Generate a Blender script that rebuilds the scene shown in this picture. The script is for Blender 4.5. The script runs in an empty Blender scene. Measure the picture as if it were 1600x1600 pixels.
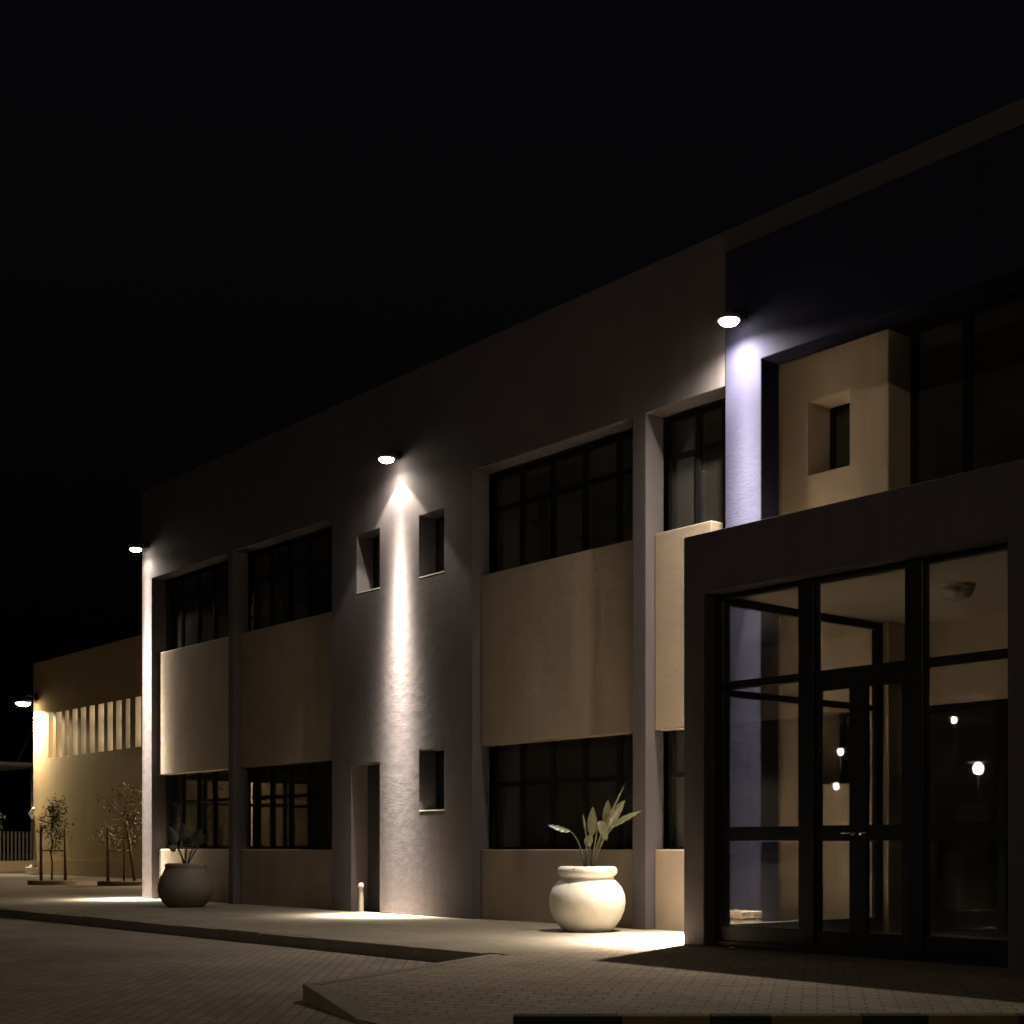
import bpy, math, random
from mathutils import Vector
random.seed(7)
sc = bpy.context.scene
C = sc.collection
R = math.radians

# ------------------------------------------------------------------ helpers
class MB:
    def __init__(s): s.v = []; s.f = []
    def quad(s, a, b, c, d):
        n = len(s.v); s.v += [tuple(a), tuple(b), tuple(c), tuple(d)]; s.f.append((n, n+1, n+2, n+3))
    def poly(s, pts):
        n = len(s.v); s.v += [tuple(p) for p in pts]; s.f.append(tuple(range(n, n+len(pts))))
    def box(s, x0, x1, y0, y1, z0, z1):
        n = len(s.v)
        s.v += [(x0,y0,z0),(x1,y0,z0),(x1,y1,z0),(x0,y1,z0),(x0,y0,z1),(x1,y0,z1),(x1,y1,z1),(x0,y1,z1)]
        for f in ((0,3,2,1),(4,5,6,7),(0,1,5,4),(1,2,6,5),(2,3,7,6),(3,0,4,7)): s.f.append(tuple(n+i for i in f))
        return s
    def tube(s, pts, rad, seg=10, caps=True):
        pts = [Vector(p) for p in pts]
        if not isinstance(rad, (list, tuple)): rad = [rad]*len(pts)
        rings = []
        prev = None
        for i, p in enumerate(pts):
            d = (pts[min(i+1, len(pts)-1)] - pts[max(i-1, 0)]).normalized()
            u = d.cross(Vector((0,0,1))) if prev is None else prev - d*prev.dot(d)
            if u.length < 1e-4: u = d.cross(Vector((1,0,0)))
            u.normalize(); prev = u; w = d.cross(u)
            n = len(s.v)
            for k in range(seg):
                a = 2*math.pi*k/seg
                s.v.append(tuple(p + (u*math.cos(a) + w*math.sin(a))*rad[i]))
            rings.append(n)
        for a, b in zip(rings, rings[1:]):
            for k in range(seg):
                k2 = (k+1) % seg
                s.f.append((a+k, a+k2, b+k2, b+k))
        if caps:
            s.f.append(tuple(rings[0]+k for k in reversed(range(seg))))
            s.f.append(tuple(rings[-1]+k for k in range(seg)))
        return s
    def lathe(s, prof, c=(0,0,0), seg=48, wob=0.0):
        rings = []
        for r, z in prof:
            n = len(s.v)
            if r < 1e-5:
                s.v.append((c[0], c[1], c[2]+z)); rings.append((n, 1)); continue
            for k in range(seg):
                a = 2*math.pi*k/seg
                rr = r*(1 + wob*math.sin(3*a+z*5))
                s.v.append((c[0]+rr*math.cos(a), c[1]+rr*math.sin(a), c[2]+z))
            rings.append((n, seg))
        for (a, na), (b, nb) in zip(rings, rings[1:]):
            for k in range(seg):
                k2 = (k+1) % seg
                if na == 1 and nb == 1: continue
                if na == 1: s.f.append((a, b+k2, b+k))
                elif nb == 1: s.f.append((a+k, a+k2, b))
                else: s.f.append((a+k, a+k2, b+k2, b+k))
        return s
    def wall(s, xs, zs, solid, y0, y1, axis='x'):
        """wall with real openings: grid of cells, solid(xmid, zmid) says which are filled"""
        def P(x, y, z): return (x, y, z) if axis == 'x' else (y, x, z)
        nx, nz = len(xs)-1, len(zs)-1
        S = [[solid((xs[i]+xs[i+1])/2, (zs[j]+zs[j+1])/2) for j in range(nz)] for i in range(nx)]
        g = lambda i, j: 0 <= i < nx and 0 <= j < nz and S[i][j]
        for i in range(nx):
            for j in range(nz):
                if not S[i][j]: continue
                a, b, c, d = xs[i], xs[i+1], zs[j], zs[j+1]
                s.quad(P(a,y0,c), P(b,y0,c), P(b,y0,d), P(a,y0,d))
                s.quad(P(b,y1,c), P(a,y1,c), P(a,y1,d), P(b,y1,d))
                if not g(i-1,j): s.quad(P(a,y1,c), P(a,y0,c), P(a,y0,d), P(a,y1,d))
                if not g(i+1,j): s.quad(P(b,y0,c), P(b,y1,c), P(b,y1,d), P(b,y0,d))
                if not g(i,j-1): s.quad(P(a,y1,c), P(b,y1,c), P(b,y0,c), P(a,y0,c))
                if not g(i,j+1): s.quad(P(a,y0,d), P(b,y0,d), P(b,y1,d), P(a,y1,d))
        return s
    def build(s, name, mat, parent=None, smooth=False, bevel=0.0, merge=False):
        off = Vector((0,0,0)); p = parent
        while p is not None: off += p.location; p = p.parent
        me = bpy.data.meshes.new(name)
        me.from_pydata([tuple(Vector(v)-off) for v in s.v], [], s.f)
        me.materials.append(mat)
        if merge or bevel:
            import bmesh
            bm = bmesh.new(); bm.from_mesh(me)
            bmesh.ops.remove_doubles(bm, verts=bm.verts, dist=1e-4)
            bmesh.ops.recalc_face_normals(bm, faces=bm.faces)
            bm.to_mesh(me); bm.free()
        if smooth:
            for q in me.polygons: q.use_smooth = True
        o = bpy.data.objects.new(name, me); C.objects.link(o)
        if parent is not None: o.parent = parent
        if bevel:
            m = o.modifiers.new('bevel', 'BEVEL'); m.width = bevel; m.segments = 2; m.limit_method = 'ANGLE'
        return o

def tag(o, label=None, cat=None, group=None, kind=None):
    if label: o['label'] = label
    if cat: o['category'] = cat
    if group: o['group'] = group
    if kind: o['kind'] = kind
    return o
def empty(name, loc, label, cat, group=None):
    o = bpy.data.objects.new(name, None); C.objects.link(o); o.location = loc
    o.empty_display_size = .2
    return tag(o, label, cat, group)
def copy_thing(o, loc, label):
    def cp(x, par):
        c = x.copy(); C.objects.link(c)
        if par is not None: c.parent = par
        for ch in [k for k in bpy.data.objects if k.parent == x]: cp(ch, c)
        return c
    r = cp(o, None); r.location = loc; r['label'] = label
    return r

# ------------------------------------------------------------------ materials
def new_mat(name):
    m = bpy.data.materials.new(name); m.use_nodes = True
    nt = m.node_tree; return m, nt, nt.nodes['Principled BSDF']
def plaster(name, col, rough=.85, var=.12, scale=1.2, bump=.25, bscale=60, spec=.3, stain=.0):
    m, nt, b = new_mat(name); N = nt.nodes; L = nt.links
    tc = N.new('ShaderNodeTexCoord')
    n1 = N.new('ShaderNodeTexNoise'); n1.inputs['Scale'].default_value = scale; n1.inputs['Detail'].default_value = 6
    n1.inputs['Roughness'].default_value = .65
    L.new(tc.outputs['Object'], n1.inputs['Vector'])
    mp = N.new('ShaderNodeMapping'); mp.inputs['Scale'].default_value = (3.5, 3.5, .35)
    L.new(tc.outputs['Object'], mp.inputs['Vector'])
    n2 = N.new('ShaderNodeTexNoise'); n2.inputs['Scale'].default_value = 1.5; n2.inputs['Detail'].default_value = 5
    L.new(mp.outputs['Vector'], n2.inputs['Vector'])
    add = N.new('ShaderNodeMath'); add.operation = 'ADD'
    L.new(n1.outputs['Fac'], add.inputs[0]); L.new(n2.outputs['Fac'], add.inputs[1])
    mr = N.new('ShaderNodeMapRange'); mr.inputs['From Min'].default_value = .6; mr.inputs['From Max'].default_value = 1.4
    mr.inputs['To Min'].default_value = 1-var; mr.inputs['To Max'].default_value = 1+var
    L.new(add.outputs[0], mr.inputs['Value'])
    mix = N.new('ShaderNodeVectorMath'); mix.operation = 'SCALE'; mix.inputs[0].default_value = col
    L.new(mr.outputs[0], mix.inputs['Scale']); L.new(mix.outputs[0], b.inputs['Base Color'])
    b.inputs['Roughness'].default_value = rough; b.inputs['Specular IOR Level'].default_value = spec
    n3 = N.new('ShaderNodeTexNoise'); n3.inputs['Scale'].default_value = bscale; n3.inputs['Detail'].default_value = 4
    L.new(tc.outputs['Object'], n3.inputs['Vector'])
    n4 = N.new('ShaderNodeTexNoise'); n4.inputs['Scale'].default_value = 7; n4.inputs['Detail'].default_value = 3
    L.new(tc.outputs['Object'], n4.inputs['Vector'])
    a2 = N.new('ShaderNodeMath'); a2.operation = 'MULTIPLY_ADD'; a2.inputs[1].default_value = 1.6
    L.new(n4.outputs['Fac'], a2.inputs[0]); L.new(n3.outputs['Fac'], a2.inputs[2])
    bp = N.new('ShaderNodeBump'); bp.inputs['Strength'].default_value = bump; bp.inputs['Distance'].default_value = .012
    L.new(a2.outputs[0], bp.inputs['Height']); L.new(bp.outputs[0], b.inputs['Normal'])
    return m
def pavers(name, c1, c2, mortar, w, h, rough=.85, bump=.5, rot=0.0):
    m, nt, b = new_mat(name); N = nt.nodes; L = nt.links
    tc = N.new('ShaderNodeTexCoord')
    mp = N.new('ShaderNodeMapping'); mp.inputs['Rotation'].default_value = (0, 0, rot)
    L.new(tc.outputs['Object'], mp.inputs['Vector'])
    wob = N.new('ShaderNodeTexNoise'); wob.inputs['Scale'].default_value = 6; wob.inputs['Detail'].default_value = 2
    L.new(mp.outputs['Vector'], wob.inputs['Vector'])
    sc_ = N.new('ShaderNodeVectorMath'); sc_.operation = 'SCALE'; sc_.inputs['Scale'].default_value = .02
    L.new(wob.outputs['Color'], sc_.inputs[0])
    ad = N.new('ShaderNodeVectorMath'); ad.operation = 'ADD'
    L.new(mp.outputs['Vector'], ad.inputs[0]); L.new(sc_.outputs[0], ad.inputs[1])
    br = N.new('ShaderNodeTexBrick'); br.inputs['Scale'].default_value = 1
    br.inputs['Brick Width'].default_value = w; br.inputs['Row Height'].default_value = h
    br.inputs['Mortar Size'].default_value = .007; br.inputs['Mortar Smooth'].default_value = .3
    br.inputs['Color1'].default_value = (*c1, 1); br.inputs['Color2'].default_value = (*c2, 1); br.inputs['Mortar'].default_value = (*mortar, 1)
    L.new(ad.outputs[0], br.inputs['Vector'])
    n = N.new('ShaderNodeTexNoise'); n.inputs['Scale'].default_value = .7; n.inputs['Detail'].default_value = 8; n.inputs['Roughness'].default_value = .7
    L.new(tc.outputs['Object'], n.inputs['Vector'])
    mr = N.new('ShaderNodeMapRange'); mr.inputs['From Min'].default_value = .3; mr.inputs['From Max'].default_value = .7
    mr.inputs['To Min'].default_value = .7; mr.inputs['To Max'].default_value = 1.25
    L.new(n.outputs['Fac'], mr.inputs['Value'])
    vm = N.new('ShaderNodeVectorMath'); vm.operation = 'SCALE'
    L.new(br.outputs['Color'], vm.inputs[0]); L.new(mr.outputs[0], vm.inputs['Scale'])
    L.new(vm.outputs[0], b.inputs['Base Color'])
    b.inputs['Roughness'].default_value = rough; b.inputs['Specular IOR Level'].default_value = .25
    n3 = N.new('ShaderNodeTexNoise'); n3.inputs['Scale'].default_value = 45; n3.inputs['Detail'].default_value = 4
    L.new(tc.outputs['Object'], n3.inputs['Vector'])
    s2 = N.new('ShaderNodeMath'); s2.operation = 'MULTIPLY_ADD'; s2.inputs[1].default_value = .35
    inv = N.new('ShaderNodeMath'); inv.operation = 'SUBTRACT'; inv.inputs[0].default_value = 1
    L.new(br.outputs['Fac'], inv.inputs[1])
    L.new(n3.outputs['Fac'], s2.inputs[0]); L.new(inv.outputs[0], s2.inputs[2])
    bp = N.new('ShaderNodeBump'); bp.inputs['Strength'].default_value = bump; bp.inputs['Distance'].default_value = .012
    L.new(s2.outputs[0], bp.inputs['Height']); L.new(bp.outputs[0], b.inputs['Normal'])
    return m
def simple(name, col, rough=.5, metal=0.0, spec=.5):
    m, nt, b = new_mat(name); N = nt.nodes; L = nt.links
    n = N.new('ShaderNodeTexNoise'); n.inputs['Scale'].default_value = 9; n.inputs['Detail'].default_value = 4
    tc = N.new('ShaderNodeTexCoord'); L.new(tc.outputs['Object'], n.inputs['Vector'])
    mr = N.new('ShaderNodeMapRange'); mr.inputs['To Min'].default_value = .8; mr.inputs['To Max'].default_value = 1.2
    L.new(n.outputs['Fac'], mr.inputs['Value'])
    vm = N.new('ShaderNodeVectorMath'); vm.operation = 'SCALE'; vm.inputs[0].default_value = col
    L.new(mr.outputs[0], vm.inputs['Scale']); L.new(vm.outputs[0], b.inputs['Base Color'])
    m2 = N.new('ShaderNodeMapRange'); m2.inputs['To Min'].default_value = rough*.8; m2.inputs['To Max'].default_value = min(1, rough*1.2)
    L.new(n.outputs['Fac'], m2.inputs['Value']); L.new(m2.outputs[0], b.inputs['Roughness'])
    b.inputs['Metallic'].default_value = metal; b.inputs['Specular IOR Level'].default_value = spec
    return m
def glass(name, tint=(.82,.84,.83), refl=1.0, dust_haze=.0):
    m = bpy.data.materials.new(name); m.use_nodes = True
    nt = m.node_tree; N = nt.nodes; L = nt.links
    N.remove(N['Principled BSDF'])
    tr = N.new('ShaderNodeBsdfTransparent'); tr.inputs[0].default_value = (*tint, 1)
    gl = N.new('ShaderNodeBsdfGlossy'); gl.inputs['Roughness'].default_value = .01
    fr = N.new('ShaderNodeFresnel'); fr.inputs['IOR'].default_value = 1.5
    mul = N.new('ShaderNodeMath'); mul.operation = 'MULTIPLY'; mul.inputs[1].default_value = refl
    L.new(fr.outputs[0], mul.inputs[0])
    mx = N.new('ShaderNodeMixShader')
    L.new(mul.outputs[0], mx.inputs[0]); L.new(tr.outputs[0], mx.inputs[1]); L.new(gl.outputs[0], mx.inputs[2])
    if dust_haze:      # thin, uneven dusty film, added as haze to lighten the dark panes
        df = N.new('ShaderNodeBsdfDiffuse'); df.inputs[0].default_value = (.32,.30,.27,1)
        tc = N.new('ShaderNodeTexCoord'); nz = N.new('ShaderNodeTexNoise'); nz.inputs['Scale'].default_value = 1.7; nz.inputs['Detail'].default_value = 5
        L.new(tc.outputs['Object'], nz.inputs['Vector'])
        mr = N.new('ShaderNodeMapRange'); mr.inputs['From Min'].default_value = .25; mr.inputs['From Max'].default_value = .75
        mr.inputs['To Min'].default_value = dust_haze*.5; mr.inputs['To Max'].default_value = dust_haze*1.5
        L.new(nz.outputs['Fac'], mr.inputs['Value'])
        m2 = N.new('ShaderNodeMixShader'); L.new(mr.outputs[0], m2.inputs[0]); L.new(mx.outputs[0], m2.inputs[1]); L.new(df.outputs[0], m2.inputs[2])
        mx = m2
    L.new(mx.outputs[0], N['Material Output'].inputs['Surface'])
    return m
def emit(name, col, strength):
    m, nt, b = new_mat(name)
    b.inputs['Base Color'].default_value = (.8,.8,.8,1)
    b.inputs['Emission Color'].default_value = (*col, 1); b.inputs['Emission Strength'].default_value = strength
    return m

M = dict(
    wall=plaster('wall_paint', (.082,.071,.078), var=.18, bump=.24),
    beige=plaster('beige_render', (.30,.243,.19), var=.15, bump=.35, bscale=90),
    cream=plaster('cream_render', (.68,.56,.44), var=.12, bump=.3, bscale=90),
    blue=plaster('blue_paint', (.0205,.0205,.042), var=.15, bump=.12, bscale=45, spec=.08),
    inner=plaster('inner_wall', (.55,.5,.44), var=.08, bump=.1),
    ceil=plaster('ceiling_paint', (.42,.36,.30), var=.05, bump=.05),
    yellow=plaster('yellow_render', (.53,.41,.24), var=.10, bump=.3),
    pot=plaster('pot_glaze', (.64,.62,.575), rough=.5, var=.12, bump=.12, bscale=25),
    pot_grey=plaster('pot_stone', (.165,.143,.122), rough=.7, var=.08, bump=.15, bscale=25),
    concrete=plaster('kerb_concrete', (.19,.165,.135), var=.2, bump=.6, bscale=30),
    soil=plaster('soil', (.05,.035,.025), var=.4, bump=1, bscale=20),
    road=pavers('road_pavers', (.235,.19,.155), (.185,.15,.13), (.11,.09,.075), .2, .1, rot=R(38)),
    fore=pavers('forecourt_pavers', (.28,.22,.165), (.215,.17,.13), (.10,.08,.062), .2, .1, rot=R(-38)),
    pave=pavers('pavement_slabs', (.195,.165,.128), (.172,.146,.115), (.19,.165,.14), .2, .1, bump=.3),
    tile=pavers('floor_tiles', (.42,.38,.32), (.40,.36,.30), (.2,.18,.15), .4, .4, rough=.4, bump=.1),
    frame=simple('black_frame', (.010,.010,.011), .4, 0, .3),
    door=simple('door_paint', (.03,.027,.028), .45),
    metal=simple('grey_metal', (.30,.29,.27), .35, .7),
    dark=simple('dark_metal', (.03,.03,.032), .4, .4),
    chrome=simple('steel_handle', (.6,.6,.6), .2, 1.0),
    white=simple('white_paint', (.75,.72,.65), .5),
    wood=simple('stake_wood', (.22,.14,.09), .8, 0, .2),
    bark=simple('bark', (.13,.085,.055), .9, 0, .2),
    leaf=simple('leaf_green', (.060,.075,.028), .5, 0, .4),
    leaf2=simple('strap_leaf', (.075,.073,.036), .42, 0, .5),
    leafb=simple('dry_leaf', (.20,.145,.09), .6, 0, .3),
    leafd=simple('dark_leaf', (.022,.024,.014), .5, 0, .4),
    kyel=plaster('kerb_yellow', (.11,.08,.032), var=.3, bump=.5, bscale=30, scale=6),
    kblk=plaster('kerb_black', (.015,.015,.015), var=.3, bump=.5, bscale=30, scale=6),
    glass=glass('window_glass', (.86,.87,.86), .8, .075),
    clear=glass('porch_glass', (.975,.98,.975), .7, .012),
    opal=simple('opal_glass', (.55,.52,.47), .25),
    lens=emit('lamp_lens', (1,.90,.70), 45),
    farlens=emit('far_lamp_lens', (1,.80,.45), 22),
    globe=emit('globe_glow', (1,.93,.80), 34),
    slot=emit('lit_slot', (1,.95,.90), .30),
)
# strip window glow varies a little along its height (blinds and fittings behind the pane)
nt = M['slot'].node_tree; b = nt.nodes['Principled BSDF']
tcn = nt.nodes.new('ShaderNodeTexCoord'); nn = nt.nodes.new('ShaderNodeTexNoise'); nn.inputs['Scale'].default_value = 2.3; nn.inputs['Detail'].default_value = 3
nt.links.new(tcn.outputs['Object'], nn.inputs['Vector'])
mrn = nt.nodes.new('ShaderNodeMapRange'); mrn.inputs['From Min'].default_value = .3; mrn.inputs['From Max'].default_value = .7
mrn.inputs['To Min'].default_value = .55; mrn.inputs['To Max'].default_value = 2.2
nt.links.new(nn.outputs['Fac'], mrn.inputs['Value']); nt.links.new(mrn.outputs[0], b.inputs['Emission Strength'])

# ------------------------------------------------------------------ ground
ROADZ = -.12
g = MB(); g.quad((-400,-400,ROADZ),(400,-400,ROADZ),(400,400,ROADZ),(-400,400,ROADZ))
tag(g.build('road', M['road']), kind='structure')
KY = 7.92   # kerb line of the pavement
p = MB(); p.box(-90, -9.72, KY+.12, 45, ROADZ-.1, 0)
tag(p.build('pavement', M['pave']), kind='structure')
k = MB()
x = -90.0
while x < -10.1:
    x2 = min(x+1.0, -9.93); dz = random.uniform(-.006, .006); dy = random.uniform(-.006, .006)
    k.box(x+.004, x2-.004, KY+dy, KY+.117, ROADZ-.1, .004+dz); x = x2
tag(k.build('kerb', M['concrete'], bevel=.012), kind='structure')
# forecourt: brick ramp that rises from the road to the pavement level
top = [(-9.715,7.95,0),(-8.55,5.19,-.005),(-7.24,4.80,-.105),(-6.27,4.74,-.112),(-6.05,5.14,-.06),(-4.25,7.42,-.06),(-2.2,10.0,-.03),(-2.2,14,0),(-9.715,14,0)]
fc = MB()
ctr = [(-9.715,10.0,0),(-8.2,8.2,-.015),(-6.6,7.4,-.035),(-4.6,9.5,-.02)]
def F_(ids): fc.poly(ids)
T = top
F_([T[0],T[1],ctr[1],ctr[0]]); F_([T[1],T[2],ctr[2],ctr[1]]); F_([T[2],T[3],T[4],ctr[2]])
F_([T[4],T[5],ctr[3],ctr[2]]); F_([T[5],T[6],T[7],ctr[3]]); F_([ctr[0],ctr[1],ctr[2],ctr[3],T[7],T[8]])
for a, b_ in zip(T, T[1:]+T[:1]):
    fc.quad((a[0],a[1],-.3),(b_[0],b_[1],-.3),b_,a)
tag(fc.build('forecourt', M['fore'], merge=True), kind='structure')
def edging(name, pts, mat, w, up, dn=.25, n=None):
    m = MB()
    for (a, b_) in zip(pts, pts[1:]):
        d = Vector((b_[0]-a[0], b_[1]-a[1], 0)).normalized(); nn_ = Vector((-d.y, d.x, 0))*w
        A, B = Vector(a), Vector(b_)
        A = A + Vector((0,0,up)); B = B + Vector((0,0,up))
        q = [A, B, B+nn_, A+nn_]
        lo = [v - Vector((0,0,dn)) for v in q]
        m.quad(*q); m.quad(*lo[::-1])
        for i in range(4): m.quad(lo[i], lo[(i+1)%4], q[(i+1)%4], q[i])
    return m.build(name, mat, bevel=.01)
tag(edging('forecourt_kerb', [(-9.83,7.9,0),(-8.55,5.21,-.003)], M['concrete'], .12, .006), kind='structure')
tag(edging('forecourt_kerb', [(-8.55,5.18,-.003),(-7.24,4.79,-.103),(-6.2,4.72,-.108)], M['concrete'], .12, .006), kind='structure')
pf = MB(); pf.box(-9.62,-5.82,10.476,13.9,-.1,.012); pf.box(-10.74,-9.624,11.97,13.04,-.1,.012)
tag(pf.build('porch_floor', M['tile']), kind='structure')
# painted kerb at the bottom of the picture
A = Vector((-6.32,4.86,0)); D = Vector((1.8,2.25,0)).normalized()
cuts = [.3,.92,1.43,1.77,2.30,2.67,3.2,3.55,4.0,4.4]
for i, (a, b_) in enumerate(zip(cuts, cuts[1:])):
    a = A + D*(a+.004); b_ = A + D*(b_-.004)
    o = edging('painted_kerb', [tuple(a), tuple(b_)], M['kblk'] if i % 2 == 0 else M['kyel'], .13, .0, .3)
    tag(o, kind='structure')

# ------------------------------------------------------------------ office building
P = 11.7; PY = 11.842; WY = 12.08
BZ = (.94, 2.34, 4.65, 6.04)      # ground sill, ground head, upper sill, upper head
TOP = 7.755
office = empty('office_building', (-15, 11.7, 0), 'long two storey grey office block with beige panels and a glazed entrance porch', 'building')
bays = [(-24.73,-21.74),(-21.58,-18.453),(-14.937,-11.874),(-11.651,-10.75)]
holes = [(a, b_, -.1, BZ[3]) for a, b_ in bays[:3]] + [(-11.651,-3.6,-.1,BZ[3]), (-10.39,-3.6,BZ[3]-.01,7.5),
         (-17.898,-17.147,-.1,2.22),(-17.75,-17.147,4.775,5.655),(-16.155,-15.568,4.775,5.655),(-16.155,-15.568,1.478,2.34)]
xs = sorted({-25.143, 3.0} | {h[0] for h in holes} | {h[1] for h in holes})
zs = sorted({-.05, TOP} | {h[2] for h in holes if h[2] > -.05} | {h[3] for h in holes})
def solid(x, z): return not any(a < x < b_ and c < z < d for a, b_, c, d in holes)
MB().wall(xs, zs, solid, P, 12.0).build('wall', M['wall'], office, bevel=.012)
# rear, end wall with its own windows, slabs
eh = [(12.35,15.35,BZ[2],BZ[3]),(12.35,15.35,BZ[0],BZ[1]),(15.7,18.7,BZ[2],BZ[3]),(15.7,18.7,BZ[0],BZ[1])]
ys = sorted({12.003, 22.0} | {h[0] for h in eh} | {h[1] for h in eh}); zz = sorted({-.05, TOP} | {h[2] for h in eh} | {h[3] for h in eh})
MB().wall(ys, zz, lambda y, z: not any(a < y < b_ and c < z < d for a, b_, c, d in eh), -25.143, -24.9, axis='y').build('end_wall', M['wall'], office)
r = MB(); r.box(-25.143, 3, 22.0, 22.25, -.05, TOP); r.box(2.75, 3, 12.0, 22, -.05, TOP)
r.build('rear_wall', M['wall'], office)
r = MB(); r.box(-24.89, 2.74, 12.22, 21.99, 7.0, 7.2); r.build('roof', M['inner'], office)
r = MB(); r.box(-24.89, -10.78, 12.22, 21.99, 3.2, 3.5); r.build('floor_slab', M['inner'], office)
r = MB(); r.box(-18.2, -18.05, 13.4, 21.9, 0, 3.19); r.box(-18.2, -18.05, 12.9, 21.9, 3.51, 6.99); r.box(-15.0,-14.9,12.24,17,3.51,6.99)
r.box(-24.0,-10.9,19.5,19.6,0,3.19); r.box(-24.0,-10.9,19.5,19.6,3.51,6.99)
r.build('partition', M['inner'], office)

def window(x0, x1, z0, z1, y, mulls, trans, w=.06, d=.06, mat='glass', parent=office, lab=None, axis='x'):
    m = MB()
    def bx(a, b_, c, e, y0=y, y1=y+d):
        if axis == 'x': m.box(a, b_, y0, y1, c, e)
        else: m.box(y0, y1, a, b_, c, e)
    bx(x0, x0+w, z0, z1); bx(x1-w, x1, z0, z1); bx(x0+w, x1-w, z0, z0+w); bx(x0+w, x1-w, z1-w, z1)
    for q in mulls: bx(q-w*.6, q+w*.6, z0+w, z1-w, y-.012, y+d-.004)
    xs_ = [x0+w] + [v for q in mulls for v in (q-w*.6, q+w*.6)] + [x1-w]
    for t in trans:
        for a, b_ in zip(xs_[::2], xs_[1::2]): bx(a, b_, t-w*.5, t+w*.5, y+.004, y+d-.008)
    f = m.build('window', M['frame'], parent)
    if lab: f['label'] = lab
    g_ = MB()
    if axis == 'x': g_.box(x0+w*.5, x1-w*.5, y+d*.45, y+d*.45+.008, z0+w*.5, z1-w*.5)
    else: g_.box(y+d*.45, y+d*.45+.008, x0+w*.5, x1-w*.5, z0+w*.5, z1-w*.5)
    g_.build('pane', M[mat], f)
    return f
mull = [[-24.24,-23.6,-22.98,-22.36],[-20.93,-20.32,-19.7,-19.08],[-14.34,-13.73,-13.11,-12.49],[-11.17]]
for (a, b_), mm in zip(bays, mull):
    x1 = b_
    window(a+.003, x1-.003, BZ[2]-.25, BZ[3]-.003, WY, mm, [5.57])
    window(a+.003, x1-.003, BZ[0]-.03, BZ[1]+.15, WY, mm, [1.82])
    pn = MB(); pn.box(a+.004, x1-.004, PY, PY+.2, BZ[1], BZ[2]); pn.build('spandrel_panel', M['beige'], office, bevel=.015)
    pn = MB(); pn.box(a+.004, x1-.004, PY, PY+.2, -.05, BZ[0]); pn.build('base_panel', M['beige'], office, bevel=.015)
for y0, y1, z0, z1 in eh:
    n = [y0+(y1-y0)*t for t in (.2,.4,.6,.8)]
    window(y0+.003, y1-.003, z0+.003, z1-.003, -25.05, n, [5.57 if z0 > 3 else 1.82], axis='y')
# deep small windows and door of the wide pier
for x0, x1, z0, z1 in ((-17.75,-17.147,4.775,5.655),(-16.155,-15.568,4.775,5.655),(-16.155,-15.568,1.478,2.34)):
    window(x0-.03, x1+.03, z0-.03, z1+.03, 12.003, [], [], w=.07, d=.05)
    s = MB(); s.box(x0+.003, x1-.003, P-.003, 11.99, z0+.001, z0+.016)
    s.build('sill', M['white'], office)
dr = MB(); dr.box(-17.95,-17.1,12.003,12.05,0,2.27)
for zc in (.35, 1.25): dr.box(-17.85,-17.2,11.994,12.003,zc,zc+.75)
dr = dr.build('door', M['door'], office)
h = MB(); h.tube([(-17.25,12.0,1.03),(-17.25,11.94,1.03),(-17.37,11.94,1.03)], .011); h.build('handle', M['chrome'], dr, smooth=True)

# blue portal round the entrance
pb = MB().wall([-10.39,-9.877,-4.1,-3.6],[-.05,6.19,7.497], lambda x, z: z > 6.19 or x < -9.877 or x > -4.1, 11.66, 11.96)
pb.build('portal_frame', M['blue'], office, bevel=.012)
# beige projecting box inside the portal with two punched windows
bh = [(-10.36,-9.772,5.275,6.13),(-10.22,-9.735,1.69,2.54)]
xs = sorted({-10.75,-9.25} | {q for h_ in bh for q in h_[:2]}); zs = sorted({-.05,6.665} | {q for h_ in bh for q in h_[2:]})
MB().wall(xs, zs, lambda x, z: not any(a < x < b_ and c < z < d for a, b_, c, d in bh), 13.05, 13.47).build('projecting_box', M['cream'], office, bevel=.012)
for x0, x1, z0, z1 in bh: window(x0-.03, x1+.03, z0-.03, z1+.03, 13.473, [], [], w=.08, d=.05)
sw = MB(); sw.box(-10.80,-10.752,12.16,13.47,-.05,6.99); sw.build('return_wall', M['cream'], office)
# recessed glazing behind the portal, upper floor
window(-9.246,-3.6,3.8,6.78,13.46,[-8.54,-7.2,-5.9,-4.7],[],w=.075,d=.07,lab='tall dark upper window wall above the porch roof')
r = MB(); r.box(-9.246,-3.6,13.47,13.6,2.53,3.79); r.build('header_wall', M['cream'], office)
window(-9.246,-3.6,.0,2.527,13.46,[-8.12,-7.1,-6.0,-4.8],[1.1],w=.075,d=.07,lab='dark inner entrance glazing under the beige header')
# ------------------------------------------------------------------ entrance porch (parts of the building)
X0, X1 = -9.632, -5.80
def portal_solid(x, z): return z > 3.435 or x < -9.36 or x > -6.11
MB().wall([X0,-9.36,-6.11,X1],[-.05,3.435,4.03], portal_solid, 10.2, 10.47).build('porch_surround', M['wall'], office, bevel=.012)
r = MB(); r.box(X0, X1, 10.473, 13.04, 3.435, 3.985); r.box(-9.24, X1, 13.04, 13.45, 3.435, 3.985); r.build('porch_roof', M['ceil'], office)
r = MB(); r.box(X0+.05, X1-.05, 10.475, 13.04, 3.987, 4.02); r.box(-9.24, X1-.05, 13.042, 13.45, 3.987, 4.02); r.build('bounce_stop_sheet', M['kblk'], office)  # unseen dark sheet, added to stop lamp bounce reaching the projecting box
GY = 10.36
fr = MB(); d0, d1 = GY, GY+.09
Z0, Z1 = .05, 3.432
th = MB(); th.box(-9.40,-6.08,10.33,10.472,-.03,.052); th.build('threshold', M['frame'], office)
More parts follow.
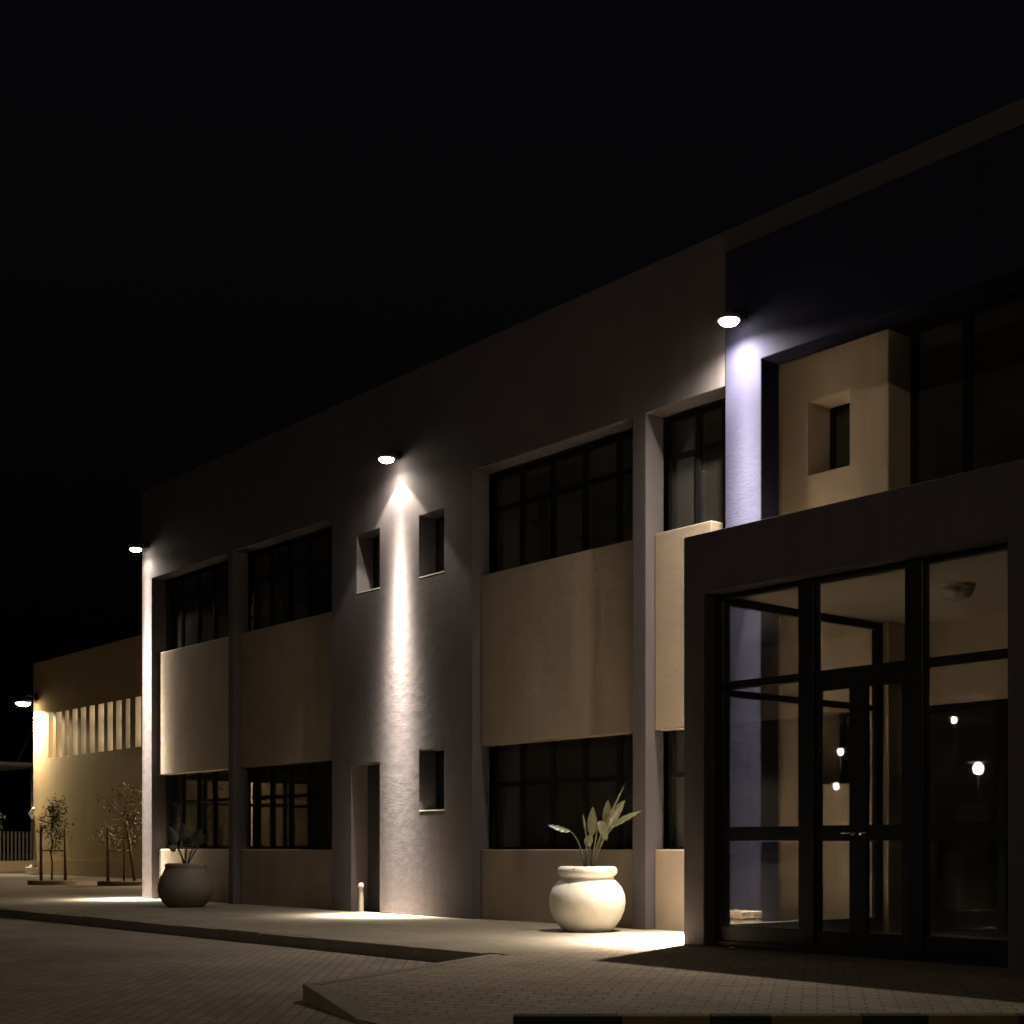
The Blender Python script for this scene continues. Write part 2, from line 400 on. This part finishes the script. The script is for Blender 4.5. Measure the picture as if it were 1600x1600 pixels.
fr.box(-9.405,-9.315,d0,d1,Z0,Z1); fr.box(-6.115-.06,-6.06,d0,d1,Z0,Z1)
fr.box(-8.32,-8.14,d0-.02,d1,Z0,Z1); fr.box(-7.165,-6.985,d0-.02,d1,Z0,Z1)
for a, b_ in ((-9.315,-8.32),(-8.14,-7.165),(-6.985,-6.175)):
    fr.box(a,b_,d0+.003,d1-.003,Z1-.05,Z1); fr.box(a,b_,d0+.003,d1-.003,2.50,2.575)
for a, b_ in ((-9.315,-8.32),(-6.985,-6.175)):
    fr.box(a,b_,d0+.003,d1-.003,1.02,1.16); fr.box(a,b_,d0+.003,d1-.003,Z0,.20)
fr = fr.build('glazed_screen', M['frame'], office, bevel=.008)
pn = MB()
for a, b_, c, e in ((-9.33,-8.3,.19,1.03),(-9.33,-8.3,1.15,2.51),(-9.33,-8.3,2.565,3.39),(-8.15,-7.155,2.565,3.39),(-6.995,-6.165,.19,1.03),(-6.995,-6.165,1.15,2.51),(-6.995,-6.165,2.565,3.39)):
    pn.box(a,b_,GY+.04,GY+.048,c,e)
pn.build('pane', M['clear'], fr)
for a, b_, sgn in ((-8.137,-7.682,1),(-7.676,-7.168,-1)):
    dm = MB(); w = .075
    sl, sr = (.03, .085) if sgn > 0 else (.085, .05)
    dm.box(a,a+sl,GY+.012,GY+.07,.045,2.495); dm.box(b_-sr,b_,GY+.012,GY+.07,.045,2.495)
    for c, e in ((.045,.20),(1.02,1.16),(2.39,2.495)): dm.box(a+sl,b_-sr,GY+.014,GY+.068,c,e)
    dm = dm.build('entrance_door', M['frame'], office)
    q = MB(); q.box(a+sl*.6,b_-sr*.6,GY+.036,GY+.044,.15,1.06); q.box(a+sl*.6,b_-sr*.6,GY+.036,GY+.044,1.12,2.43); q.build('pane', M['clear'], dm)
    hx = (b_-.042) if sgn > 0 else (a+.042)
    q = MB(); q.tube([(hx,GY+.012,1.09),(hx,GY-.04,1.09),(hx-.09*sgn,GY-.04,1.09)], .011); q.tube([(hx,GY+.013,1.09),(hx,GY+.002,1.09)], .026)
    q.build('handle', M['chrome'], dm, smooth=True)
# side screen running back to the projecting box
SX = -9.35
ss = MB()
ss.box(SX-.03,SX+.03,12.93,13.045,.013,3.432); ss.box(SX-.03,SX+.03,10.474,10.53,.013,3.432)
for c, e in ((3.355,3.432),(2.455,2.52),(1.03,1.15),(.0125,.20)): ss.box(SX-.028,SX+.028,10.53,12.93,c,e)
ss = ss.build('side_screen', M['frame'], office)
q = MB(); q.box(SX-.004,SX+.004,10.5,12.95,.1,3.4); q.build('pane', M['clear'], ss)
cl = MB(); cl.lathe([(0,-.15),(.06,-.146),(.115,-.12),(.145,-.07),(.15,-.035),(.165,-.03),(.165,0),(0,0)][::-1], (-7.52,11.7,3.434), 32)
tag(cl.build('ceiling_light', M['opal'], smooth=False, merge=True), 'unlit opal glass dome light on the porch ceiling', 'ceiling light')

# ------------------------------------------------------------------ lamps
def spot_nodes(L_, k, wide, cut, soft, spill, tilt=0, k2=60, w2=.0):
    L_.use_nodes = True
    nt = L_.node_tree; N = nt.nodes; em = N['Emission']
    ge = N.new('ShaderNodeNewGeometry'); sp = N.new('ShaderNodeVectorMath'); sp.operation = 'DOT_PRODUCT'
    sp.inputs[1].default_value = Vector((math.sin(R(tilt))*.6, -math.sin(R(tilt)), -math.cos(R(tilt)))).normalized()    # optical axis, tipped away from the wall
    nt.links.new(ge.outputs['Incoming'], sp.inputs[0])
    ab = N.new('ShaderNodeMath'); ab.operation = 'ABSOLUTE'; nt.links.new(sp.outputs['Value'], ab.inputs[0])
    s1 = N.new('ShaderNodeMath'); s1.operation = 'SUBTRACT'; s1.inputs[1].default_value = 1; nt.links.new(ab.outputs[0], s1.inputs[0])
    m1 = N.new('ShaderNodeMath'); m1.operation = 'MULTIPLY'; m1.inputs[1].default_value = k; nt.links.new(s1.outputs[0], m1.inputs[0])
    ex = N.new('ShaderNodeMath'); ex.operation = 'EXPONENT'; nt.links.new(m1.outputs[0], ex.inputs[0])
    m2 = N.new('ShaderNodeMath'); m2.operation = 'MULTIPLY'; m2.inputs[1].default_value = k2; nt.links.new(s1.outputs[0], m2.inputs[0])
    e2 = N.new('ShaderNodeMath'); e2.operation = 'EXPONENT'; nt.links.new(m2.outputs[0], e2.inputs[0])
    a2 = N.new('ShaderNodeMath'); a2.operation = 'MULTIPLY_ADD'; a2.inputs[1].default_value = w2
    nt.links.new(e2.outputs[0], a2.inputs[0]); nt.links.new(ex.outputs[0], a2.inputs[2])
    ad = N.new('ShaderNodeMath'); ad.operation = 'ADD'; ad.inputs[1].default_value = wide; nt.links.new(a2.outputs[0], ad.inputs[0])
    # reflector cut-off: full inside the cone, a little spill outside it
    mr = N.new('ShaderNodeMapRange'); mr.interpolation_type = 'SMOOTHSTEP'
    mr.inputs['From Min'].default_value = math.cos(R(cut+soft)); mr.inputs['From Max'].default_value = math.cos(R(cut-soft))
    nt.links.new(ab.outputs[0], mr.inputs['Value'])
    mu = N.new('ShaderNodeMath'); mu.operation = 'MULTIPLY_ADD'
    sq = N.new('ShaderNodeMath'); sq.operation = 'POWER'; sq.inputs[1].default_value = 2.5; nt.links.new(ab.outputs[0], sq.inputs[0])
    sk = N.new('ShaderNodeMath'); sk.operation = 'MULTIPLY'; sk.inputs[1].default_value = spill; nt.links.new(sq.outputs[0], sk.inputs[0])
    nt.links.new(sk.outputs[0], mu.inputs[2])
    nt.links.new(ad.outputs[0], mu.inputs[0]); nt.links.new(mr.outputs[0], mu.inputs[1])
    nt.links.new(mu.outputs[0], em.inputs['Strength'])
def wall_lamp(x, ywall, e, z, label, scale=1.0, lens='lens', power=104000, col=(1,.89,.71), k=210, wide=.0028, cut=38, soft=2.5, spill=.0020, cone=174, tilt=0, k2=62, w2=.075, group='downlights along the building walls'):
    t = empty('wall_lamp', (x, ywall, z), label, 'lamp', group)
    y = ywall-e; s = scale
    m = MB(); m.lathe([(0,.085*s),(.03*s,.08*s),(.07*s,.06*s),(.115*s,.035*s),(.125*s,.012*s),(.125*s,-.012*s),(.11*s,-.012*s),(.11*s,.0),(0,.0)], (x,y,z), 32)
    m.build('housing', M['metal'], t, smooth=False, merge=True)
    m = MB(); m.lathe([(.105*s,-.003),(.102*s,-.03*s),(.082*s,-.048*s),(.05*s,-.061*s),(0,-.066*s)], (x,y,z), 32)
    m.build('lens', M[lens], t, smooth=True)
    m = MB(); m.tube([(x,y,z+.075*s),(x,y+.3*e,z+.11*s),(x,ywall-.02,z+.10*s)], .016*s); m.build('arm', M['dark'], t, smooth=True)
    m = MB(); m.box(x-.05*s,x+.05*s,ywall-.02,ywall-.001,z+.04*s,z+.16*s); m.build('wall_plate', M['dark'], t, bevel=.005)
    d = bpy.data.lights.new('lamp_beam', 'SPOT'); d.energy = power; d.color = col; d.spot_size = R(cone); d.spot_blend = .25
    d.shadow_soft_size = .03
    spot_nodes(d, k, wide, cut, soft, spill, tilt, k2, w2)
    o = bpy.data.objects.new('lamp_beam', d); C.objects.link(o); o.parent = t; o.location = (0, -e, -.10*s)
    return t
wall_lamp(-24.9, P, .24, 6.6, 'lit round wall downlight on the far left corner pier of the grey building', cut=24, soft=9)
wall_lamp(-16.62, P, .24, 6.53, 'lit round wall downlight on the wide grey pier above the small windows', cut=42)
wall_lamp(-10.12, 11.66, .24, 6.62, 'lit round wall downlight on the blue pillar above the porch', wide=.0016, k=112, cut=35, soft=8, spill=.008, power=155000, tilt=4.1, k2=38, w2=.075)
wall_lamp(-50.75, 19.5, .5, 6.28, 'lit amber wall lamp at the left corner of the yellow building', scale=2.4, lens='farlens', power=1650, col=(1,.83,.56), k=5, wide=.55, w2=0, cut=80, soft=8, spill=.0, cone=170)

wall_lamp(-34.9, 19.5, .5, 6.28, 'amber wall lamp of the yellow building hidden behind the grey corner', scale=2.4, lens='farlens', power=2200, col=(1,.73,.43), k=4, wide=.34, w2=0, cut=80, soft=8, spill=.0, cone=170)

def street_lamp(x, y, z, label, r=.2, lit=None):
    t = empty('street_lamp', (x, y, ROADZ), label, 'street lamp', 'street lamps across the car park')
    m = MB(); m.tube([(x,y,ROADZ),(x,y,ROADZ+.5),(x,y,z-r*1.5)], [.06,.045,.035]); m.build('pole', M['dark'], t, smooth=True)
    m = MB(); m.lathe([(0,-r*1.25),(r*.6,-r*1.1),(r*.92,-r*.5),(r,0),(r*.85,r*.5),(r*.5,r*.95),(0,r*1.0)], (x,y,z), 24); m.build('globe', M['globe'], t, smooth=True)
    m = MB(); m.lathe([(0,r*1.45),(r*.35,r*1.4),(r*.5,r*1.25),(r*2.0,r*1.05),(r*2.0,r*.98),(0,r*.98)], (x,y,z), 24); m.build('hat', M['white'], t, merge=True)
    return t
street_lamp(-25.1,-19.4,3.53,'post lamp with lit globe and flat hat mirrored in the right porch pane', .18)
street_lamp(-27.9,-16.0,4.05,'taller post lamp mirrored in the upper part of the left entrance door', .10)
street_lamp(-31.5,-20.5,3.2,'shorter post lamp mirrored in the left entrance door lower down', .11)
street_lamp(-39.8,-40.8,7.35,'far post lamp mirrored high in the right porch pane', .15)
# street light behind the camera that lights the front
t = empty('street_light', (-1.0,-9.0,ROADZ), 'tall street light standing across the road from the porch', 'street lamp')
m = MB(); m.tube([(-1,-9,ROADZ),(-1,-9,4),(-1,-9,7.6),(-1,-8.7,7.95),(-1,-8.0,8.05)], [.08,.06,.045,.04,.035]); m.build('pole', M['dark'], t, smooth=True)
m = MB(); m.box(-1.13,-.87,-8.0,-7.4,8.0,8.12); m.build('head', M['metal'], t, bevel=.03)
m = MB(); m.box(-1.09,-.91,-7.95,-7.45,7.985,7.998); m.build('lens', M['globe'], t)
d = bpy.data.lights.new('street_beam','SPOT'); d.energy = 1350; d.color = (1,.80,.58); d.spot_size = R(130); d.spot_blend = .5; d.shadow_soft_size = .2
o = bpy.data.objects.new('street_beam', d); C.objects.link(o); o.parent = t; o.location = (0,1.3,7.95-ROADZ)
o.rotation_euler = Vector((-12,20,-6)).to_track_quat('-Z','Y').to_euler()

# ------------------------------------------------------------------ pots and plants
def pot(x, y, mat, label, prof2=None):
    t = empty('planter_pot', (x,y,0), label, 'plant pot', 'round pots along the pavement')
    prof = [(0,.0),(.27,.0),(.285,.012),(.32,.05),(.385,.14),(.425,.235),(.44,.33),(.432,.42),(.40,.50),(.345,.565),(.31,.60),(.298,.615),(.305,.628),(.325,.64),(.342,.665),(.347,.69),(.342,.717),(.325,.738),(.30,.745),(.28,.735),(.27,.70),(.265,.66)]
    if prof2: prof = prof2
    m = MB(); m.lathe(prof, (x,y,.002), 64, .004); m.build('pot_body', mat, t, smooth=True)
    m = MB(); m.lathe([(.29,.672),(.15,.69),(0,.695)], (x,y,0), 24, .02); m.build('soil', M['soil'], t)
    return t
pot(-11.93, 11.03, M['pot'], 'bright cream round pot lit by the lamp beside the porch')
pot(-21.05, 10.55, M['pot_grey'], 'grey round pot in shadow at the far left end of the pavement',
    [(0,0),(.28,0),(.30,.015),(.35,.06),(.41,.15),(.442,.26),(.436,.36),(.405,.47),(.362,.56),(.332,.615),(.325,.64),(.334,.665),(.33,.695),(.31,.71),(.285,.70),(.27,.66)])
Rt = Vector((.6386,.7695,0)); Fd = Vector((-.7695,.6386,0))
def bez(p0, p1, p2, n=10):
    return [p0*(1-t)**2 + p1*2*t*(1-t) + p2*t*t for t in [i/n for i in range(n+1)]]
def strap_leaf(base, mid, knee, tip, width, side, petr=.012):
    """petiole from base to knee, paddle blade from knee to tip, with a folded midrib"""
    m = MB(); m.tube(bez(base, mid, knee), [petr*(1-.05*i) for i in range(11)], 8)
    ax = (tip-knee); L_ = ax.length; ax.normalize()
    side = (side - ax*side.dot(ax)).normalized(); up = ax.cross(side)
    n = 14; rows = []
    for i in range(n+1):
        t = i/n
        w = width*math.sin(math.pi*min(1, t**.75*.97+.03))**.8 if i < n else .002
        bend = -.10*L_*(t*t) * (1 if up.z > 0 else -1)
        c = knee + ax*L_*t + up*bend
        fold = .28
        rows.append([c + side*w*s + up*(abs(s)*w*fold + .006*math.sin(i*1.9+s*3)) for s in (-1,-.5,0,.5,1)])
    for a, b_ in zip(rows, rows[1:]):
        for q in range(4): m.quad(a[q], a[q+1], b_[q+1], b_[q])
    return m
def plant(x, y, spec, mat, label, s=1.0):
    t = empty('potted_plant', (x,y,.685), label, 'plant', 'broad leaved plants in the pots')
    o = Vector((x,y,.685))
    for (bx_, mx, mz, kx, kz, kd, tx, tz, td, w, sd) in spec:
        V = lambda a, z, d: o + (Rt*a + Fd*d + Vector((0,0,z)))*s
        lm = strap_leaf(V(bx_,-.02,0), V(mx,mz,kd*.3), V(kx,kz,kd), V(tx,tz,td), w*s, (Rt*sd[0]+Fd*sd[1]+Vector((0,0,sd[2]))), .013*s)
        lm.build('leaf', mat, t, smooth=True, merge=True)
spec = [(-.03,-.06,.36,-.20,.47,.05,-.45,.56,.0,.050,(0,1,.9)),
        (.03,.14,.35,.30,.52,-.05,.60,.72,-.08,.052,(.0,.8,.8)),
        (.02,.10,.30,.17,.45,.08,.43,.84,.05,.078,(.9,.3,-.4)),
        (.04,.18,.40,.26,.62,-.04,.41,1.02,-.05,.016,(.8,.5,0)),
        (-.01,.03,.30,.06,.42,.10,.08,.76,.12,.060,(1,.2,0)),
        (.02,.12,.36,.24,.52,.15,.27,.84,.18,.066,(.9,.5,.2)),
        (.03,.10,.45,.13,.58,-.14,.22,.36,-.18,.062,(.9,.3,.2)),
        (-.02,.0,.22,.0,.29,-.06,.02,.44,-.14,.052,(1,0,.1)),
        (-.02,-.01,.36,-.02,.46,.03,-.04,.68,.05,.015,(1,.4,0)),
        (.0,-.04,.02,-.1,.05,-.2,-.19,.045,-.34,.012,(.6,.6,0))]
plant(-11.93, 11.03, spec, M['leaf2'], 'pale green plant of paddle leaves in the bright cream pot')
spec = [(-.02,-.10,.28,-.16,.36,.0,-.27,.64,.02,.085,(1,.3,0)),
        (0,-.06,.20,-.12,.28,-.1,-.24,.30,-.16,.075,(.5,.6,.6)),
        (0,-.02,.26,-.02,.36,.08,-.06,.70,.1,.085,(1,.3,0)),
        (.02,.10,.25,.17,.36,-.05,.28,.60,-.06,.09,(1,.3,0)),
        (.02,.14,.22,.22,.34,.1,.36,.52,.12,.075,(.7,.6,.2)),
        (0,.02,.2,.06,.3,-.14,.10,.46,-.2,.07,(1,.2,.2))]
plant(-21.05, 10.55, spec, M['leafd'], 'dark broad leaved plant in the grey pot before the lit window')

# bollard
t = empty('bollard', (-17.38,11.53,0), 'short white post standing in front of the side door', 'bollard')
m = MB(); m.lathe([(0,0),(.062,0),(.062,.012),(.038,.016),(.036,.36),(.042,.365),(.046,.39),(.04,.425),(.02,.442),(0,.445)], (-17.38,11.53,.002), 20); m.build('post', M['pot_grey'], t, smooth=False, merge=True)
# slatted crate by the pillar
t = empty('slatted_crate', (-9.86,11.28,0), 'small pale slatted crate on the floor at the foot of the blue pillar', 'crate')
m = MB()
for z in (.03,.13,.23): m.box(-10.04,-9.68,11.12,11.14,z,z+.065); m.box(-10.04,-9.68,11.42,11.44,z,z+.065); m.box(-9.70,-9.68,11.141,11.419,z,z+.065); m.box(-10.04,-10.02,11.141,11.419,z,z+.065)
m.build('slats', M['concrete'], t)
m = MB()
for xx in (-10.018,-9.722):
    for yy in (11.142,11.40): m.box(xx,xx+.02,yy,yy+.018,0.002,.29)
m.box(-10.0,-9.72,11.165,11.395,.03,.04); m.build('corner_posts', M['wood'], t)

# ------------------------------------------------------------------ yellow building behind
ware = empty('yellow_building', (-40,19.5,0), 'plain yellow rendered building with a row of narrow lit windows at far left', 'building')
sl = [(-49.62,-49.21),(-48.93,-48.43),(-48.12,-47.77),(-47.47,-47.02),(-46.74,-46.30),(-46.01,-45.58),(-45.29,-44.83),(-44.55,-44.13),(-43.87,-43.44),(-43.13,-42.80),(-42.40,-41.98)]
xs = sorted({-51.083,-24.0} | {q for s in sl for q in s})
MB().wall(xs, [-.1,4.2,5.80,7.76], lambda x, z: not (4.2 < z < 5.8 and any(a < x < b_ for a, b_ in sl)), 19.5, 19.72).build('wall', M['yellow'], ware, bevel=.01)
m = MB(); m.box(-51.083,-50.85,19.722,36,-.1,7.76); m.box(-24.23,-24,19.722,36,-.1,7.76); m.box(-50.85,-24.23,35.7,36,-.1,7.76); m.build('side_wall', M['yellow'], ware)
m = MB(); m.box(-50.84,-24.24,19.73,35.69,7.2,7.4); m.build('roof', M['inner'], ware)
for i, (a, b_) in enumerate(sl):
    m = MB(); m.box(a-.02,b_+.02,19.725,19.75,4.18,5.82)
    m = m.build('window', M['slot'], ware)
    q = MB(); zt = 5.2+.12*math.sin(i*2.1); q.box(a,b_,19.70,19.722,zt,zt+.035); q.build('glazing_bar', M['metal'], m)
m = MB(); m.box(-51.05,-24.3,19.47,19.497,-.1,.55); m.build('plinth', M['yellow'], ware)
t = empty('bracket_light', (-50.6,19.5,2.2), 'short pale slanted bracket on the left edge of the yellow wall', 'bracket')
m = MB(); m.tube([(-51.0,19.45,2.05),(-50.6,19.2,2.22),(-50.25,19.2,2.4)], .06); m.build('arm', M['white'], t, smooth=True)
m = MB(); m.box(-51.06,-50.9,19.44,19.499,1.95,2.15); m.build('wall_plate', M['metal'], t)
t = empty('ground_light_box', (-50.6,19.3,0), 'small white box with a round cap in place of low lights at the foot of the yellow wall', 'light stand-in')  # unlit white box standing in for small bright lights near the ground
m = MB(); m.box(-50.9,-50.55,19.12,19.46,0,.28); m.build('box_body', M['white'], t, bevel=.03)
m = MB(); m.lathe([(0,.09),(.06,.07),(.09,0),(0,0)], (-50.72,19.29,.28), 16); m.build('cap', M['white'], t)

# saplings with stakes in planting beds
def sapling(x, y, h, label, seed, nleaf=420, spread=.6, mat='leaf'):
    rnd = random.Random(seed)
    t = empty('sapling', (x,y,0), label, 'tree', 'young staked trees before the yellow building')
    m = MB(); pts = [Vector((x,y,-.02))]
    for i in range(1, 7): pts.append(Vector((x+rnd.uniform(-.05,.05), y+rnd.uniform(-.05,.05), h*.72*i/6)))
    m.tube(pts, [.03-.003*i for i in range(7)], 8)
    tips = []
    for i in range(11):
        b0 = pts[3+rnd.randrange(4)]; a = rnd.uniform(0, 6.28); l = rnd.uniform(.4, 1)*spread
        e = b0 + Vector((math.cos(a)*l, math.sin(a)*l, rnd.uniform(.15,.55)*h*.45))
        mid = (b0+e)/2 + Vector((0,0,-.06)); m.tube([b0, mid, e], [.014,.009,.004], 5); tips += [e, mid*.4+e*.6]
        for _ in range(2):
            e2 = e + Vector((rnd.uniform(-.25,.25), rnd.uniform(-.25,.25), rnd.uniform(-.1,.25))); m.tube([(mid+e)/2, e2], [.006,.003], 4); tips.append(e2)
    m.build('trunk', M['bark'], t, smooth=True)
    m = MB()
    for _ in range(nleaf):
        c = rnd.choice(tips) + Vector((rnd.gauss(0,.09), rnd.gauss(0,.09), rnd.gauss(0,.09)))
        a = Vector((rnd.uniform(-1,1), rnd.uniform(-1,1), rnd.uniform(-1,.4))).normalized(); l = rnd.uniform(.05,.10)
        s_ = a.cross(Vector((rnd.uniform(-1,1), rnd.uniform(-1,1), 1))).normalized()*l*.28
        m.quad(c, c+a*l*.5+s_, c+a*l, c+a*l*.5-s_)
    m.build('crown', M[mat], t)
def support(xa, ya, xb, yb, h1, h2, label, lean=(0,0)):
    t = empty('tree_support', ((xa+xb)/2,(ya+yb)/2,0), label, 'tree stakes', 'stakes holding the young trees')
    m = MB(); m.tube([(xa,ya,-.02),(xa,ya,h1)], [.045,.04], 8); m.build('stake', M['wood'], t, smooth=True)
    m = MB(); m.tube([(xb,yb,-.02),(xb+lean[0],yb+lean[1],h2)], [.045,.04], 8); m.build('stake', M['wood'], t, smooth=True)
    m = MB(); m.tube([(xa,ya,.9),(xb+lean[0]*.55,yb+lean[1]*.55,.9)], .018, 6); m.build('crossbar', M['wood'], t, smooth=True)
def bed(x, y, r, label):
    t = empty('planting_bed', (x,y,0), label, 'planting bed', 'round tree beds in the paving')
    m = MB(); m.lathe([(r,0),(r,.10),(r-.02,.12),(r-.10,.12),(r-.12,.10),(r-.12,.02)], (x,y,0), 40); m.build('edging', M['concrete'], t)
    m = MB(); m.lathe([(r-.11,.07),(r*.5,.10),(0,.12)], (x,y,0), 24, .03); m.build('soil', M['soil'], t)
sapling(-36.45,14.42,2.35,'bushier young tree between two upright stakes, left of the pair', 3, 1000, .34)
support(-36.65,14.2,-36.3,14.72,1.55,1.5,'two upright brown stakes joined by a bar round the left young tree')
bed(-36.4,14.4,.62,'round raised bed under the left young tree')
sapling(-34.5,15.55,2.5,'sparse young tree with a wide thin crown beside the leaning stake', 11, 900, .72, 'leafb')
support(-34.35,15.05,-34.75,15.98,1.5,1.75,'one upright and one leaning stake round the sparse young tree',(-.15,-.2))
bed(-34.5,15.5,.62,'round raised bed under the sparse young tree nearest the grey corner')
sapling(-31.3,16.6,2.6,'young tree seen through the corner windows of the grey building', 21, 700, .55, 'leafb')

# far left: low wall, fence, carport, bush
t = empty('palisade_fence', (-58,18,.42), 'dark upright railing fence on the low wall at the left edge', 'fence')
m = MB(); y = 10.0
while y < 23.9: m.box(-58.02,-57.98,y,y+.07,.45,1.66); y += .16
m.build('pales', M['metal'], t)
m = MB(); m.box(-58.06,-58.021,10,24,.62,.68); m.box(-58.06,-58.021,10,24,1.42,1.48); m.build('rails', M['dark'], t)
m = MB(); m.box(-58.12,-57.9,9.5,24.5,-.1,.448)
tag(m.build('low_wall', M['yellow'], bevel=.01), 'low yellowish wall under the railing fence at far left', 'wall')
t = empty('carport', (-62,18,0), 'thin flat carport roof behind the fence at far left', 'carport')
m = MB(); m.box(-66,-60,12,23.4,4.52,4.66); m.build('roof', M['white'], t)
for yy in (13,18,23):
    m = MB(); m.tube([(-60.4,yy,-.1),(-60.4,yy,4.52)], .06); m.build('post', M['metal'], t, smooth=True)
m = MB(); m.tube([(-60.2,22.3,4.66),(-60.2,22.9,6.1)], .05); m.build('strut', M['wood'], t, smooth=True)
t = empty('bush', (-54.5,19.0,0), 'small dark leafy bush at the left edge before the fence', 'bush')
m = MB(); m.tube([(-54.5,19.0,-.1),(-54.5,19.0,1.8)], [.06,.03], 6); m.build('trunk', M['bark'], t)
m = MB(); rnd = random.Random(5)
for _ in range(700):
    u = Vector((rnd.gauss(0,1), rnd.gauss(0,1), rnd.gauss(0,1))).normalized()*rnd.uniform(.3,1)
    c = Vector((-54.5+u.x*.65, 19.0+u.y*.65, 1.95+u.z*.75)); a = Vector((rnd.uniform(-1,1), rnd.uniform(-1,1), rnd.uniform(-1,1))).normalized()*.16
    s_ = a.cross(Vector((.3,.4,1))).normalized()*.045
    m.quad(c, c+a*.5+s_, c+a, c+a*.5-s_)
m.build('crown', M['leaf'], t)

# ------------------------------------------------------------------ world, camera, settings
w = bpy.data.worlds.new('World'); sc.world = w; w.use_nodes = True
nt = w.node_tree; bg = nt.nodes['Background']
sky = nt.nodes.new('ShaderNodeTexSky'); sky.sky_type = 'NISHITA'; sky.sun_disc = False
sky.sun_elevation = R(-4); sky.sun_rotation = R(120)
ad = nt.nodes.new('ShaderNodeMix'); ad.data_type = 'RGBA'; ad.blend_type = 'ADD'; ad.inputs['Factor'].default_value = 1
nt.links.new(sky.outputs[0], ad.inputs['A']); ad.inputs['B'].default_value = (.0035,.0040,.0075,1)
nt.links.new(ad.outputs['Result'], bg.inputs[0]); bg.inputs[1].default_value = .08

cam = bpy.data.cameras.new('Camera'); co = bpy.data.objects.new('Camera', cam); C.objects.link(co)
co.location = (0,0,.95); co.rotation_euler = (R(90),0,R(50.3126))
cam.sensor_width = 36; cam.lens = 2198/1600*36; cam.shift_y = (1326-800)/1600; cam.clip_end = 2000; cam.clip_start = .1
sc.camera = co
sc.render.engine = 'CYCLES'
sc.cycles.max_bounces = 8; sc.cycles.transparent_max_bounces = 16; sc.cycles.diffuse_bounces = 5
sc.cycles.sample_clamp_indirect = 60; sc.cycles.blur_glossy = 1.0; sc.cycles.caustics_reflective = False; sc.cycles.caustics_refractive = False
sc.view_settings.view_transform = 'Standard'; sc.view_settings.look = 'None'; sc.view_settings.exposure = 0; sc.view_settings.gamma = 1
